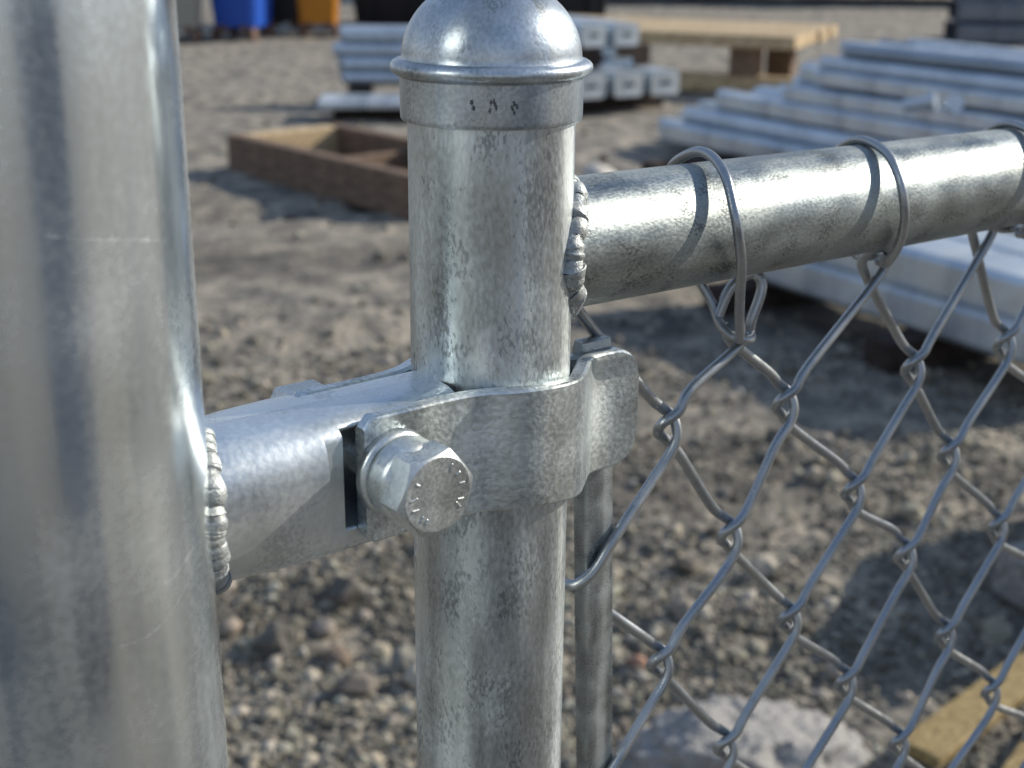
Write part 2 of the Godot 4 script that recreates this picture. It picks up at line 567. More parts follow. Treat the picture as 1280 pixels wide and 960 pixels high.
func make_fence_post() -> void:
	# wide post at the left with the welded arm that carries the clamp
	var R := 0.0445
	var tc := -0.1445
	var o := thing("support_post", "wide shiny galvanised steel post at the left edge with welded stub arm", "post", POST, FENCE_TURN)
	var white := func(_a: float, _y: float) -> Color: return Color.WHITE
	obj("post_tube", upright_tube(R, -0.1, 1.9, 128, 0.05, white), M.big, o, Vector3(tc, 0, 0))
	obj("post_lid", lathe([Vector2(0, 1.9), Vector2(0.047, 1.9), Vector2(0.047, 1.9), Vector2(0.047, 1.915), Vector2(0.045, 1.925), Vector2(0.03, 1.945), Vector2(0.0, 1.955)], 48), M.cap, o, Vector3(tc, 0, 0))
	var r := 0.0216
	var yc := 1.2130
	# round tube that is pinched where the clamp plates sit
	var rows := []
	var uvs := []
	var stations := [[-0.118, 1.0], [-0.10, 1.0], [-0.085, 1.0], [-0.0705, 1.0], [-0.0700, 0.985], [-0.0698, 0.965], [-0.0698, 0.965], [-0.0698, 0.82], [-0.0698, 0.82], [-0.0642, 0.82], [-0.0642, 0.82], [-0.0642, 0.3], [-0.0642, 0.3], [-0.045, 0.3], [-0.0236, 0.3]]
	for s in stations:
		var row := PackedVector3Array()
		var u := PackedVector2Array()
		for j in 97:
			var a := TAU * (j % 96) / 96
			var sq := lerpf(2.2, 3.6, smoothstep(-0.105, -0.072, s[0]))
			var k := pow(pow(absf(sin(a)), sq) + pow(absf(cos(a)), sq), -1.0 / sq)
			var n := r * k * sin(a) * 0.93
			var y := r * k * cos(a) * lerpf(1.0, 0.97, smoothstep(-0.105, -0.072, s[0]))
			if s[1] < 1.0:
				var deep: float = s[1]
				if deep < 0.8: deep = 0.72 if y < -0.0102 or y > 0.0172 else 0.25
				n = clampf(n, -r * s[1], r * deep)
				y = y * lerpf(1.0, 0.985, 1.0 - s[1])
			row.append(Vector3(s[0], yc + y, n))
			u.append(Vector2(TAU * r * j / 96, s[0]))
		rows.append(row); uvs.append(u)
	obj("stub_arm", sheet(rows, true, Vector3.ZERO, uvs), M.arm, o)
	var wd := weld_ring(Vector3(1, 0, 0), Vector3.UP, Vector3(0, 0, 1), Vector3(tc, yc, 0), r, R, 0.0036, 36, 17)
	obj("weld_bead", wd, M.weld, o)

func make_gate_frame() -> void:
	var R := 0.0242
	var o := thing("gate_frame", "mottled galvanised upright post with round top rail welded to its side", "gate frame", POST, FENCE_TURN)
	var nz := FastNoiseLite.new()
	nz.seed = 4; nz.frequency = 60.0; nz.fractal_octaves = 3
	# zinc spray round the weld, with an edge of its own
	var patch := func(a: float, y: float) -> Color:
		var s := wrapf(a - PI / 2, -PI, PI) * R
		var d := Vector2(s * 1.15, (y - 1.262) * 0.62).length() + nz.get_noise_2d(s, y) * 0.007
		var k := smoothstep(0.0235, 0.0215, d)
		var v := 0.86 + 0.14 * k
		return Color(v, v, v)
	obj("upright", upright_tube(R, 0.0, 1.322, 112, 0.004, patch), M.post, o)
	obj("top_rail", side_tube(0.0203, 0.008, 1.02, rail_y, 96, 40), M.rail, o)
	var axis := Vector3(1, -RAIL_SLOPE, 0).normalized()
	obj("weld_bead", weld_ring(axis, Vector3.UP, Vector3(0, 0, 1), Vector3(0, 1.2669, 0), 0.0203, R, 0.0041, 26, 9), M.weld, o)
	# far upright of the gate, outside the picture
	obj("far_upright", lathe([Vector2(0, 0), Vector2(R, 0.0), Vector2(R, 0.0), Vector2(R, 1.30), Vector2(0.018, 1.318), Vector2(0, 1.322)], 32), M.rail, o, Vector3(1.04, 0, 0))
	var c := thing("post_cap", "dull grey domed cap with rolled rim on the upright post", "post cap", POST, FENCE_TURN)
	var prof := []
	prof.append_array([Vector2(0.0243, 1.3070), Vector2(0.0258, 1.3070), Vector2(0.0258, 1.3070), Vector2(0.0261, 1.3074), Vector2(0.0262, 1.3085), Vector2(0.02625, 1.3188)])
	for i in 9:
		var a := -PI / 2 + PI * i / 8.0
		prof.append(Vector2(0.0262 + 0.0027 * cos(a), 1.3216 + 0.0023 * sin(a)))
	for i in 21:
		var a := PI / 2 * i / 20.0
		prof.append(Vector2(0.0257 * cos(a), 1.3240 + 0.0224 * sin(a)))
	obj("cap_shell", lathe(prof, 96), M.cap, c)
	# three worn stamped marks on the band
	var dents := [[-0.19, [[0.0, 0.0009], [0.02, -0.0006]]], [0.03, [[-0.02, 0.0010], [0.025, 0.0003], [0.01, 0.0012], [-0.03, -0.0012], [0.035, -0.0004]]], [0.25, [[0.0, 0.0008], [-0.02, -0.0004], [0.0, -0.0015], [0.03, 0.0]]]]
	for dn in dents:
		var st := SurfaceTool.new()
		for q in dn[1]:
			var a: float = deg_to_rad(-FENCE_TURN) + dn[0] + q[0]
			var b := Basis(Vector3.UP, a).scaled(Vector3.ONE) * Basis.from_scale(Vector3(0.00042, 0.00075, 0.00012))
			st.append_from(rock_mesh(int(dn[0] * 100) + 40, 1.0, 0.5, 5, 7), 0, Transform3D(b, Vector3(0.02622 * sin(a), 1.3136 + q[1], 0.02622 * cos(a))))
		obj("stamped_mark", st.commit(), M.stamp, c)

func plate(profile: PackedVector2Array, thick: float, top: Callable, bot: Callable, c: float) -> ArrayMesh:
	# profile of (t, n) of the outer face; the plate lies towards -normal of it
	var rows := []
	var n := profile.size()
	for i in n:
		var d := (profile[mini(i + 1, n - 1)] - profile[maxi(i - 1, 0)]).normalized()
		var q := Vector2(-d.y, d.x)
		var p := profile[i]
		var yt: float = top.call(i, p)
		var yb: float = bot.call(i, p)
		var cc := c
		var o0 := p
		var o1 := p - q * thick
		var pts := [Vector3(o0.x - q.x * cc, yt, o0.y - q.y * cc), Vector3(o0.x - q.x * cc * 0.3, yt - cc * 0.3, o0.y - q.y * cc * 0.3), Vector3(o0.x, yt - cc, o0.y), Vector3(o0.x, yb + cc, o0.y),
			Vector3(o0.x - q.x * cc * 0.3, yb + cc * 0.3, o0.y - q.y * cc * 0.3), Vector3(o0.x - q.x * cc, yb, o0.y - q.y * cc), Vector3(o1.x + q.x * cc, yb, o1.y + q.y * cc), Vector3(o1.x, yb + cc, o1.y), Vector3(o1.x, yt - cc, o1.y), Vector3(o1.x + q.x * cc, yt, o1.y + q.y * cc)]
		var row := PackedVector3Array()
		for p3 in pts:
			row.append(p3); row.append(p3)
		row.append(pts[0])
		if i == 0:
			var m: Vector3 = (pts[0] + pts[5] + pts[6] + pts[9]) / 4.0
			rows.append(dot_row(m, row.size())); rows.append(row)
		rows.append(row)
		if i == n - 1:
			var m: Vector3 = (pts[0] + pts[5] + pts[6] + pts[9]) / 4.0
			rows.append(row); rows.append(dot_row(m, row.size()))
	return sheet(rows, false)

func clamp_profile() -> PackedVector2Array:
	var key := PackedVector2Array()
	for i in 13: key.append(Vector2(lerpf(-0.0590, -0.0275, pow(i / 12.0, 1.0)), 0.0205))
	var ro := 0.0292
	for i in 33:
		var a := lerpf(deg_to_rad(-43.0), deg_to_rad(41.0), i / 32.0)
		key.append(Vector2(ro * sin(a), ro * cos(a)))
	for i in range(1, 13): key.append(Vector2(0.0192, 0.0220).lerp(Vector2(0.0370, 0.0056), i / 12.0))
	for i in 20: key.append(Vector2(lerpf(0.0388, 0.0592, pow(i / 19.0, 0.8)), 0.0044))
	# soften the bends, then sample evenly
	for k in 6:
		var nx := key.duplicate()
		for i in range(1, key.size() - 1): nx[i] = (key[i - 1] + key[i] * 2.0 + key[i + 1]) / 4.0
		key = nx
	return key

func make_clamp() -> void:
	var o := thing("hinge_clamp", "galvanised two piece pipe clamp with hex bolt around the upright post", "clamp", POST, FENCE_TURN)
	var pr := clamp_profile()
	var y1 := 1.2338
	var y0 := 1.1966
	var lim := func(p: Vector2) -> float:
		var cut := 0.0
		var e := 0.0592 - p.x
		if e < 0.0105: cut = 0.0105 - sqrt(maxf(0.0105 * 0.0105 - pow(0.0105 - e, 2.0), 0.0))
		e = p.x + 0.0590
		if e < 0.0030: cut = 0.0030 - sqrt(maxf(0.0030 * 0.0030 - pow(0.0030 - e, 2.0), 0.0))
		return cut
	var sag := func(p: Vector2) -> float: return smoothstep(-0.01, 0.05, p.x)
	var top := func(_i: int, p: Vector2) -> float: return y1 - 0.0048 * sag.call(p) - lim.call(p)
	var bot := func(_i: int, p: Vector2) -> float: return y0 - 0.0086 * sag.call(p) + lim.call(p)
	obj("front_plate", plate(pr, 0.0046, top, bot, 0.0009), M.clamp, o)
	var back := PackedVector2Array()
	for p in pr: back.append(Vector2(p.x, -p.y))
	back.reverse()
	var top2 := func(_i: int, p: Vector2) -> float: return y1 - 0.0035 - 0.003 * sag.call(p) - lim.call(p)
	var bot2 := func(_i: int, p: Vector2) -> float: return y0 - 0.0035 - 0.006 * sag.call(p) + lim.call(p)
	obj("back_plate", plate(back, 0.0046, top2, bot2, 0.0009), M.clamp, o)
	# bolt along n
	var bolt := Node3D.new()
	bolt.name = "bolt"
	o.add_child(bolt)
	bolt.position = Vector3(-0.0497, 1.2166, 0.0205)
	bolt.rotation_degrees = Vector3(90, 0, 0)
	obj("washer", lathe([Vector2(0.0, 0.0), Vector2(0.0124, 0.0), Vector2(0.0120, 0.0020), Vector2(0.0110, 0.0034), Vector2(0.0, 0.0036)], 56), M.bolt, bolt)
	obj("collar", lathe([Vector2(0.0, 0.0042), Vector2(0.0112, 0.0042), Vector2(0.0118, 0.0046), Vector2(0.0119, 0.0056), Vector2(0.0117, 0.0100), Vector2(0.0110, 0.0142), Vector2(0.0, 0.0144)], 56), M.bolt, bolt)
	var head := obj("bolt_head", hex_prism(0.0110, 0.0208, 0.0118, 0.95), M.bolt, bolt)
	head.rotation_degrees.y = 8
	# raised grade marks round the rim of the head
	var angles := [-132.0, -101.0, -78.0, -52.0, -38.0, 47.0, 60.0, 93.0, 117.0, 139.0]
	for k in angles.size():
		var a: float = deg_to_rad(angles[k])
		var tick := obj("grade_mark", box_mesh(0.0005 + 0.0001 * (k % 3), 0.0005, 0.0017 + 0.0003 * (k * 7 % 4), 0.00018), M.bolt, head, Vector3(0.0079 * sin(a), 0.0206, 0.0079 * cos(a)))
		tick.rotation.y = a + 0.35 * sin(k * 2.3)
	obj("nut", hex_prism(0.0112, 0.012, 0.0, 0.92), M.bolt, bolt, Vector3(0, -0.0535, 0))
	obj("bolt_shank", lathe([Vector2(0, -0.057), Vector2(0.0055, -0.057), Vector2(0.006, -0.0565), Vector2(0.006, 0.0), Vector2(0.0, 0.0)], 24), M.bolt, bolt)

func hex_prism(flat: float, h: float, y0: float, face: float) -> ArrayMesh:
	# flat = half the width across flats, chamfered at the top down to face * flat
	var ang := PackedFloat32Array()
	for k in 6:
		for i in 9: ang.append(deg_to_rad(k * 60.0 - 30.0 + i * 7.5))
	ang.append(ang[0] + TAU)
	var ring := func(y: float, mode: int) -> PackedVector3Array:
		var row := PackedVector3Array()
		for a in ang:
			var rel := wrapf(a, -PI / 6, PI / 6)
			if rel > PI / 6 - 0.001 or rel < -PI / 6 + 0.001: rel = PI / 6
			var r := flat / cos(rel)
			var yy := y
			if mode == 1: yy = h - maxf(r - flat * face, 0.0) * 0.62
			elif mode == 2:
				r = flat * face; yy = h
			row.append(Vector3(r * sin(a), yy, r * cos(a)))
		return row
	var rows := [dot_row(Vector3(0, y0, 0), ang.size()), ring.call(y0, 0), ring.call(y0, 0), ring.call(0.0, 1), ring.call(0.0, 1), ring.call(0.0, 2), ring.call(0.0, 2), dot_row(Vector3(0, h, 0), ang.size())]
	return sheet(rows, false)

func make_tension_bar() -> void:
	var b := obj("tension_bar", null, M.bar)
	b.position = POST + Basis.from_euler(Vector3(0, deg_to_rad(FENCE_TURN), 0)) * Vector3(0.0446, 0, -0.0030)
	b.rotation_degrees.y = FENCE_TURN
	var rows := []
	var w := 0.0128
	var d := 0.0066
	var lean := func(y: float) -> float: return (1.232 - y) * 0.042
	rows.append(dot_row(Vector3(lean.call(0.03), 0.03, 0), 17))
	rows.append(rect_ring(w, d, 0.0005, 0.03, lean.call(0.03)))
	for y in [0.03, 1.2292]: rows.append(rect_ring(w, d, 0.0005, y, lean.call(y)))
	rows.append(rect_ring(w, d, 0.0009, 1.2292))
	rows.append(rect_ring(w * 0.97, d * 0.8, 0.0008, 1.2318))
	rows.append(rect_ring(w * 0.97, d * 0.8, 0.0008, 1.2318))
	rows.append(dot_row(Vector3(0, 1.2322, 0), 17))
	b.mesh = sheet(rows, false)
	tag(b, "flat upright steel bar threaded through the end of the wire mesh", "tension bar")

# ------------------------------------------------------------------ chain link mesh
const WIRE_R := 0.00195
var columns := []

func make_columns() -> void:
	# knots that the picture shows (t, y); the mesh goes on below and beyond at the same pitch
	var seen := [
		[Vector2(0.0385, 1.2390), Vector2(0.0378, 1.1455)],
		[Vector2(0.0808, 1.1946), Vector2(0.0827, 1.1002)],
		[Vector2(0.1142, 1.2222), Vector2(0.1170, 1.1428), Vector2(0.1231, 1.0474)],
		[Vector2(0.1439, 1.1900), Vector2(0.1571, 1.0939)],
		[Vector2(0.1910, 1.2343), Vector2(0.1918, 1.1414), Vector2(0.1995, 1.0485)],
		[Vector2(0.2247, 1.1885), Vector2(0.2342, 1.0998), Vector2(0.2460, 0.9990)],
		[Vector2(0.2640, 1.2375), Vector2(0.2590, 1.1418), Vector2(0.2741, 1.0466)],
		[Vector2(0.2930, 1.1866), Vector2(0.3073, 1.0928), Vector2(0.3223, 0.9980)]]
	for c in 15:
		var k := []
		if c < seen.size(): k = seen[c].duplicate()
		else: k = [Vector2(0.0080 + 0.0405 * c + rng.randf_range(-0.002, 0.002), 1.2350 if c % 2 == 0 else 1.1870)]
		var drift := 0.002 + 0.045 * clampf(k[0].x - 0.08, 0.0, 0.25)
		if c == 0: drift = 0.0036
		while k[-1].y > 0.09:
			var sway := drift * smoothstep(0.55, 1.05, k[-1].y)
			k.append(k[-1] + Vector2(sway + rng.randf_range(-0.0012, 0.0012), -0.0935 + rng.randf_range(-0.0015, 0.0015)))
		columns.append(k)

func make_mesh() -> void:
	make_columns()
	var o := thing("chain_link_mesh", "diamond chain link wire mesh hanging under the top rail", "wire mesh", POST, FENCE_TURN)
	var a := 0.0024
	var mid := -0.0024
	for k in columns.size() - 1:
		var knots := []
		for p in columns[k]: knots.append([p, 0])
		for p in columns[k + 1]: knots.append([p, 1])
		knots.sort_custom(func(p, q): return p[0].y > q[0].y)
		var path := []
		var dd := 0.0030
		for i in knots.size():
			var p: Vector2 = knots[i][0]
			var left: bool = knots[i][1] == 0
			var bar := k == 0 and left
			var fr := mid + a
			var bk := mid - a
			if i == 0:
				var g := 1.35 if p.y < 1.226 and not left else 0.8
				if bar:
					path.append_array([Vector3(p.x + 0.004, p.y + 0.03, bk - 0.004), Vector3(p.x + 0.002, p.y + 0.012, bk - 0.003), Vector3(p.x + 0.003, p.y + 0.002, bk - 0.002)])
				elif left and p.y < 1.226:
					path.append_array([Vector3(p.x - 0.0030, p.y + 0.0030, mid), Vector3(p.x - 0.0026, p.y - 0.0005, bk), Vector3(p.x + 0.0004, p.y - 0.0050, bk)])
				elif left:
					path.append_array([Vector3(p.x + 0.0040 * g, p.y + 0.0085 * g, fr + 0.0030), Vector3(p.x - 0.0005, p.y + 0.0110 * g, fr + 0.0015), Vector3(p.x - 0.0046 * g, p.y + 0.0085 * g, mid), Vector3(p.x - 0.0040, p.y + 0.0030, bk), Vector3(p.x - 0.0005, p.y - 0.0040, bk)])
				else:
					path.append_array([Vector3(p.x - 0.0042 * g, p.y + 0.0040 * g, bk - 0.002), Vector3(p.x - 0.0010, p.y + 0.0115 * g, bk - 0.001), Vector3(p.x + 0.0044 * g, p.y + 0.0150 * g, mid), Vector3(p.x + 0.0060 * g, p.y + 0.0118 * g, fr + 0.0008), Vector3(p.x + 0.0040, p.y + 0.0045, fr + 0.0006), Vector3(p.x + 0.0008, p.y - 0.0035, fr)])
				continue
			if bar:
				# round the left edge of the tension bar: front above, back below
				path.append_array([Vector3(p.x + 0.0150, p.y + 0.0150, 0.0024), Vector3(p.x + 0.0060, p.y + 0.0050, 0.0022), Vector3(p.x + 0.0006, p.y + 0.0010, 0.0005), Vector3(p.x - 0.0012, p.y - 0.0005, -0.0030), Vector3(p.x + 0.0006, p.y - 0.0020, -0.0068), Vector3(p.x + 0.0060, p.y - 0.0060, -0.0086), Vector3(p.x + 0.0150, p.y - 0.0140, -0.0080)])
			elif left:
				# comes down the front strand from the upper right, leaves down the back strand
				path.append_array([Vector3(p.x + 0.0090, p.y + 0.0118, fr), Vector3(p.x + 0.0026, p.y + 0.0046, fr + 0.0003), Vector3(p.x - dd, p.y + 0.0008, mid + 0.0006), Vector3(p.x - dd * 0.85, p.y - 0.0036, bk + 0.0004), Vector3(p.x + 0.0014, p.y - 0.0070, bk), Vector3(p.x + 0.0095, p.y - 0.0152, bk)])
			else:
				# comes down the back strand from the upper left, leaves down the front strand
				path.append_array([Vector3(p.x - 0.0090, p.y + 0.0125, bk), Vector3(p.x - 0.0016, p.y + 0.0058, bk), Vector3(p.x + dd * 0.85, p.y + 0.0018, mid - 0.0004), Vector3(p.x + dd, p.y - 0.0038, fr - 0.0004), Vector3(p.x + 0.0006, p.y - 0.0095, fr), Vector3(p.x - 0.0070, p.y - 0.0172, fr)])
		obj("wire", tube_path(smooth_path(path, 4), WIRE_R, 10), M.wire, o)

func make_ties() -> void:
	var one := [Vector3(0.1172, 1.2212, -0.0070), Vector3(0.1185, 1.2222, -0.0015), Vector3(0.1150, 1.2205, 0.0034), Vector3(0.1090, 1.2215, 0.0018), Vector3(0.1080, 1.2250, -0.0050), Vector3(0.1080, 1.2330, -0.0105), Vector3(0.1030, 1.2480, -0.0190), Vector3(0.0975, 1.2650, -0.0238), Vector3(0.0925, 1.2800, -0.0185), Vector3(0.0895, 1.2878, -0.0060),
		Vector3(0.0872, 1.2888, 0.0045), Vector3(0.0820, 1.2845, 0.0165), Vector3(0.0785, 1.2745, 0.0245), Vector3(0.0795, 1.2660, 0.0262), Vector3(0.0850, 1.2560, 0.0232), Vector3(0.0935, 1.2430, 0.0160), Vector3(0.1010, 1.2320, 0.0098), Vector3(0.1060, 1.2245, 0.0062), Vector3(0.1085, 1.2215, 0.0035)]
	var two := [Vector3(0.1900, 1.2390, 0.0020), Vector3(0.1965, 1.2385, -0.0030), Vector3(0.1950, 1.2370, -0.0080), Vector3(0.1885, 1.2385, -0.0095), Vector3(0.1860, 1.2440, -0.0130), Vector3(0.1840, 1.2560, -0.0215), Vector3(0.1815, 1.2690, -0.0222), Vector3(0.1785, 1.2800, -0.0140), Vector3(0.1755, 1.2852, -0.0020),
		Vector3(0.1705, 1.2830, 0.0130), Vector3(0.1672, 1.2765, 0.0215), Vector3(0.1665, 1.2690, 0.0252), Vector3(0.1690, 1.2600, 0.0250), Vector3(0.1745, 1.2500, 0.0200), Vector3(0.1810, 1.2415, 0.0120), Vector3(0.1880, 1.2375, 0.0048), Vector3(0.1930, 1.2365, 0.0020), Vector3(0.1945, 1.2360, -0.0030)]
	var three := []
	for p in two: three.append(p + Vector3(0.0985, -0.0020, 0.0))
	var labels := ["wire tie looped over the rail nearest the upright post", "second wire tie from the post, looped round the rail", "wire tie on the rail farthest from the post, at the right edge"]
	var paths := [one, two, three]
	for k in 3:
		var base := Vector3(paths[k][0].x, 0, 0)
		var pts := smooth_path(paths[k], 7)
		for i in pts.size(): pts[i] -= base
		var t := obj("wire_tie", tube_path(pts, 0.0017, 12), M.wire)
		t.position = POST + Basis.from_euler(Vector3(0, deg_to_rad(FENCE_TURN), 0)) * base
		t.rotation_degrees.y = FENCE_TURN
		tag(t, labels[k], "wire tie", "wire ties on the top rail")

# ------------------------------------------------------------------ the yard behind
func place(o: Node3D, at: Vector3, turn: float, tip := 0.0) -> void:
	o.position = at
	o.rotation_degrees = Vector3(0, turn, tip)

func turn_to(dx: float, dz: float) -> float:
	return rad_to_deg(atan2(-dz, dx))

func make_pipes() -> void:
	# near tubes that lie on bearers behind the mesh
	var dir := turn_to(-0.53, -0.85)
	var near := [
		[Vector3(1.72, 0.315, -3.80), 0.26, 0.13, 1.60, "wide grey tube lying nearest behind the wire mesh, upper of two"],
		[Vector3(1.72, 0.180, -3.80), 0.25, 0.13, 1.66, "wide grey tube lying nearest behind the wire mesh, lower of two"],
		[Vector3(2.02, 0.24, -3.95), 0.24, 0.24, 1.30, "grey square tube lying just behind the widest near tubes"]]
	for n in near:
		var t := obj("square_tube", hollow_bar(n[1], n[2], n[3], 0.008, 0.02), M.stack)
		place(t, n[0], dir)
		tag(t, n[4], "steel tube")
	var bearers := [[Vector3(1.55, 0.0, -4.40), "dark timber bearer under the near end of the wide tube"], [Vector3(1.12, 0.0, -5.05), "dark timber bearer under the far end of the wide tube"]]
	for b in bearers:
		var t := obj("timber_bearer", box_mesh(0.9, 0.11, 0.12), M.dark_wood)
		place(t, b[0], turn_to(0.85, -0.53))
		tag(t, b[1], "timber")
	# the larger stack farther back, stepped towards the camera
	var ordinal := ["first", "second", "third", "fourth", "fifth", "sixth", "seventh", "eighth", "ninth", "tenth"]
	var layers := [["lowest layer", 0.135, 0.12, 0.11, 0.0, 0.0, 10], ["second layer", 0.235, 0.12, 0.10, 0.14, 0.25, 9], ["third layer", 0.335, 0.11, 0.10, 0.26, 0.46, 9], ["fourth layer", 0.43, 0.11, 0.09, 0.34, 0.62, 8], ["fifth layer", 0.52, 0.11, 0.085, 0.42, 0.84, 7], ["sixth layer", 0.605, 0.11, 0.08, 0.48, 1.02, 6], ["top layer", 0.685, 0.13, 0.075, 0.52, 1.16, 5]]
	var back := turn_to(0.53, 0.85)
	for l in layers:
		for k in int(l[6]):
			var round_one := rng.randf() < 0.4
			var m: Mesh = round_bar(l[3] * 0.53, 3.4, 0.006, 16) if round_one else hollow_bar(l[2] - 0.008, l[3], 3.4 + rng.randf_range(-0.3, 0.3), 0.006, 0.014)
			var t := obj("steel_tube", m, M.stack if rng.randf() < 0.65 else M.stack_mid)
			var e: float = l[4] + l[2] * 1.05 * k
			var al: float = l[5] + rng.randf_range(-0.30, 0.22) - 0.03 * k
			place(t, Vector3(0.92 + 0.85 * e + 0.53 * al, l[1] + rng.randf_range(-0.008, 0.008), -8.66 - 0.53 * e + 0.85 * al), back + rng.randf_range(-2.6, 2.6))
			if round_one: t.rotation_degrees.z = -90.0
			tag(t, "%s grey tube from the front in the %s of the right stack" % [ordinal[k], l[0]], "steel tube", "tubes of the right hand stack")
	for b in [[Vector3(1.35, 0.0, -8.05), "dark bearer under the far end of the right hand stack"], [Vector3(2.3, 0.0, -6.5), "dark bearer under the near end of the right hand stack"]]:
		var t := obj("timber_bearer", box_mesh(1.4, 0.09, 0.12), M.dark_wood)
		place(t, b[0], turn_to(0.85, -0.53))
		tag(t, b[1], "timber")
	# pale fittings that lie on the tubes
	var fit := [[Vector3(1.98, 0.50, -7.00), 60.0, 0.16, "short bright pipe fitting lying on the right hand stack"], [Vector3(2.16, 0.52, -6.85), -10.0, 0.20, "pale pipe elbow lying beside the short fitting"], [Vector3(2.42, 0.45, -6.45), 95.0, 0.3, "pale upright offcut leaning on the right hand stack"]]
	for f in fit:
		var t := obj("pipe_fitting", lathe([Vector2(0, 0), Vector2(0.034, 0), Vector2(0.034, 0), Vector2(0.034, f[2] * 0.7), Vector2(0.044, f[2] * 0.72), Vector2(0.044, f[2]), Vector2(0.044, f[2]), Vector2(0, f[2])], 18), M.stack)
		t.position = f[0]
		t.rotation_degrees = Vector3(78, f[1], 0)
		tag(t, f[3], "pipe fitting")
	# far stack in the top right corner
	var far := [[0.10, 0.0], [0.10, 0.34], [0.10, 0.68], [0.36, 0.1], [0.36, 0.44], [0.60, 0.25]]
	var far_labels := ["front bottom dark tube of the far corner stack", "middle bottom dark tube of the far corner stack", "rear bottom dark tube of the far corner stack", "front dark tube of the second layer in the far corner stack", "rear dark tube of the second layer in the far corner stack", "single dark tube on top of the far corner stack"]
	for k in far.size():
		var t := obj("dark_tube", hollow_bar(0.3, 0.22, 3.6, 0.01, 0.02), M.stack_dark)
		place(t, Vector3(5.45 + far[k][1] * 0.15, far[k][0] + 0.02, -17.4 - far[k][1]), -6.0 + rng.randf_range(-2, 2))
		tag(t, far_labels[k], "steel tube", "tubes of the far corner stack")

func make_middle_stack() -> void:
	# galvanised channels stacked on dark bearers behind the post
	var tiers := ["bottom", "second", "third", "top"]
	var depth := ["front", "second", "third", "rear"]
	for l in 4:
		for k in 4:
			var r := 0.052 + 0.006 * ((l + k) % 2)
			var t := obj("round_tube", round_bar(r, 2.15 + rng.randf_range(-0.1, 0.1), 0.008, 18), M.stack)
			t.position = Vector3(-1.36 + rng.randf_range(-0.05, 0.05), 0.215 + 0.106 * l, -10.72 - 0.125 * k - 0.03 * l)
			t.rotation_degrees = Vector3(0, 3.0 + rng.randf_range(-1.2, 1.2), -90)
			tag(t, "%s round tube of the %s tier in the middle stack" % [depth[k], tiers[l]], "steel tube", "round tubes of the middle stack")
	for k in 2:
		var b := obj("timber_bearer", box_mesh(0.16, 0.155, 0.9), M.dark_wood)
		place(b, Vector3([-1.22, 0.35][k], 0, -11.0), 3.0)
		tag(b, ["dark timber block under the left end of the middle stack", "dark timber block under the right end of the middle stack"][k], "timber")
	var low := obj("steel_sheet", box_mesh(1.0, 0.05, 0.55, 0.01), M.stack)
	place(low, Vector3(-0.92, 0.10, -10.05), 4.0)
	tag(low, "flat bluish steel sheet lying in front of the middle stack", "steel sheet")
	var lowb := obj("timber_bearer", box_mesh(0.8, 0.10, 0.2, 0.01), M.dark_wood)
	place(lowb, Vector3(-0.92, 0, -10.05), 4.0)
	tag(lowb, "dark timber under the flat bluish steel sheet", "timber")
	# short lengths with their cut ends to the sun, right of the post
	var ends := [[Vector3(1.15, 0.22, -10.55), 0.26, 0.18], [Vector3(0.86, 0.22, -10.40), 0.26, 0.18], [Vector3(0.57, 0.22, -10.25), 0.26, 0.18], [Vector3(0.86, 0.56, -10.75), 0.22, 0.17], [Vector3(0.60, 0.56, -10.62), 0.22, 0.17]]
	var elabels := ["rightmost short bright bar beside the upright post in the yard", "middle short bright bar of the low layer beside the post", "short bright bar of the low layer closest to the post", "right short bright bar of the raised layer beside the post", "left short bright bar of the raised layer beside the post"]
	for k in ends.size():
		var t := obj("short_bar", hollow_bar(ends[k][1], ends[k][2], 1.3, ends[k][2] * 0.42, 0.02), M.stack)
		place(t, ends[k][0], turn_to(-0.52, -0.85) + rng.randf_range(-3, 3))
		tag(t, elabels[k], "steel bar", "short bars beside the post")
	for k in 2:
		var b := obj("timber_bearer", box_mesh(1.0, [0.13, 0.16][k], 0.12, 0.01), M.dark_wood)
		place(b, [Vector3(0.72, 0.0, -10.65), Vector3(0.62, 0.31, -10.85)][k], turn_to(0.85, -0.52))
		tag(b, ["dark bearer under the low layer of short bars", "dark spacer between the two layers of short bars"][k], "timber")

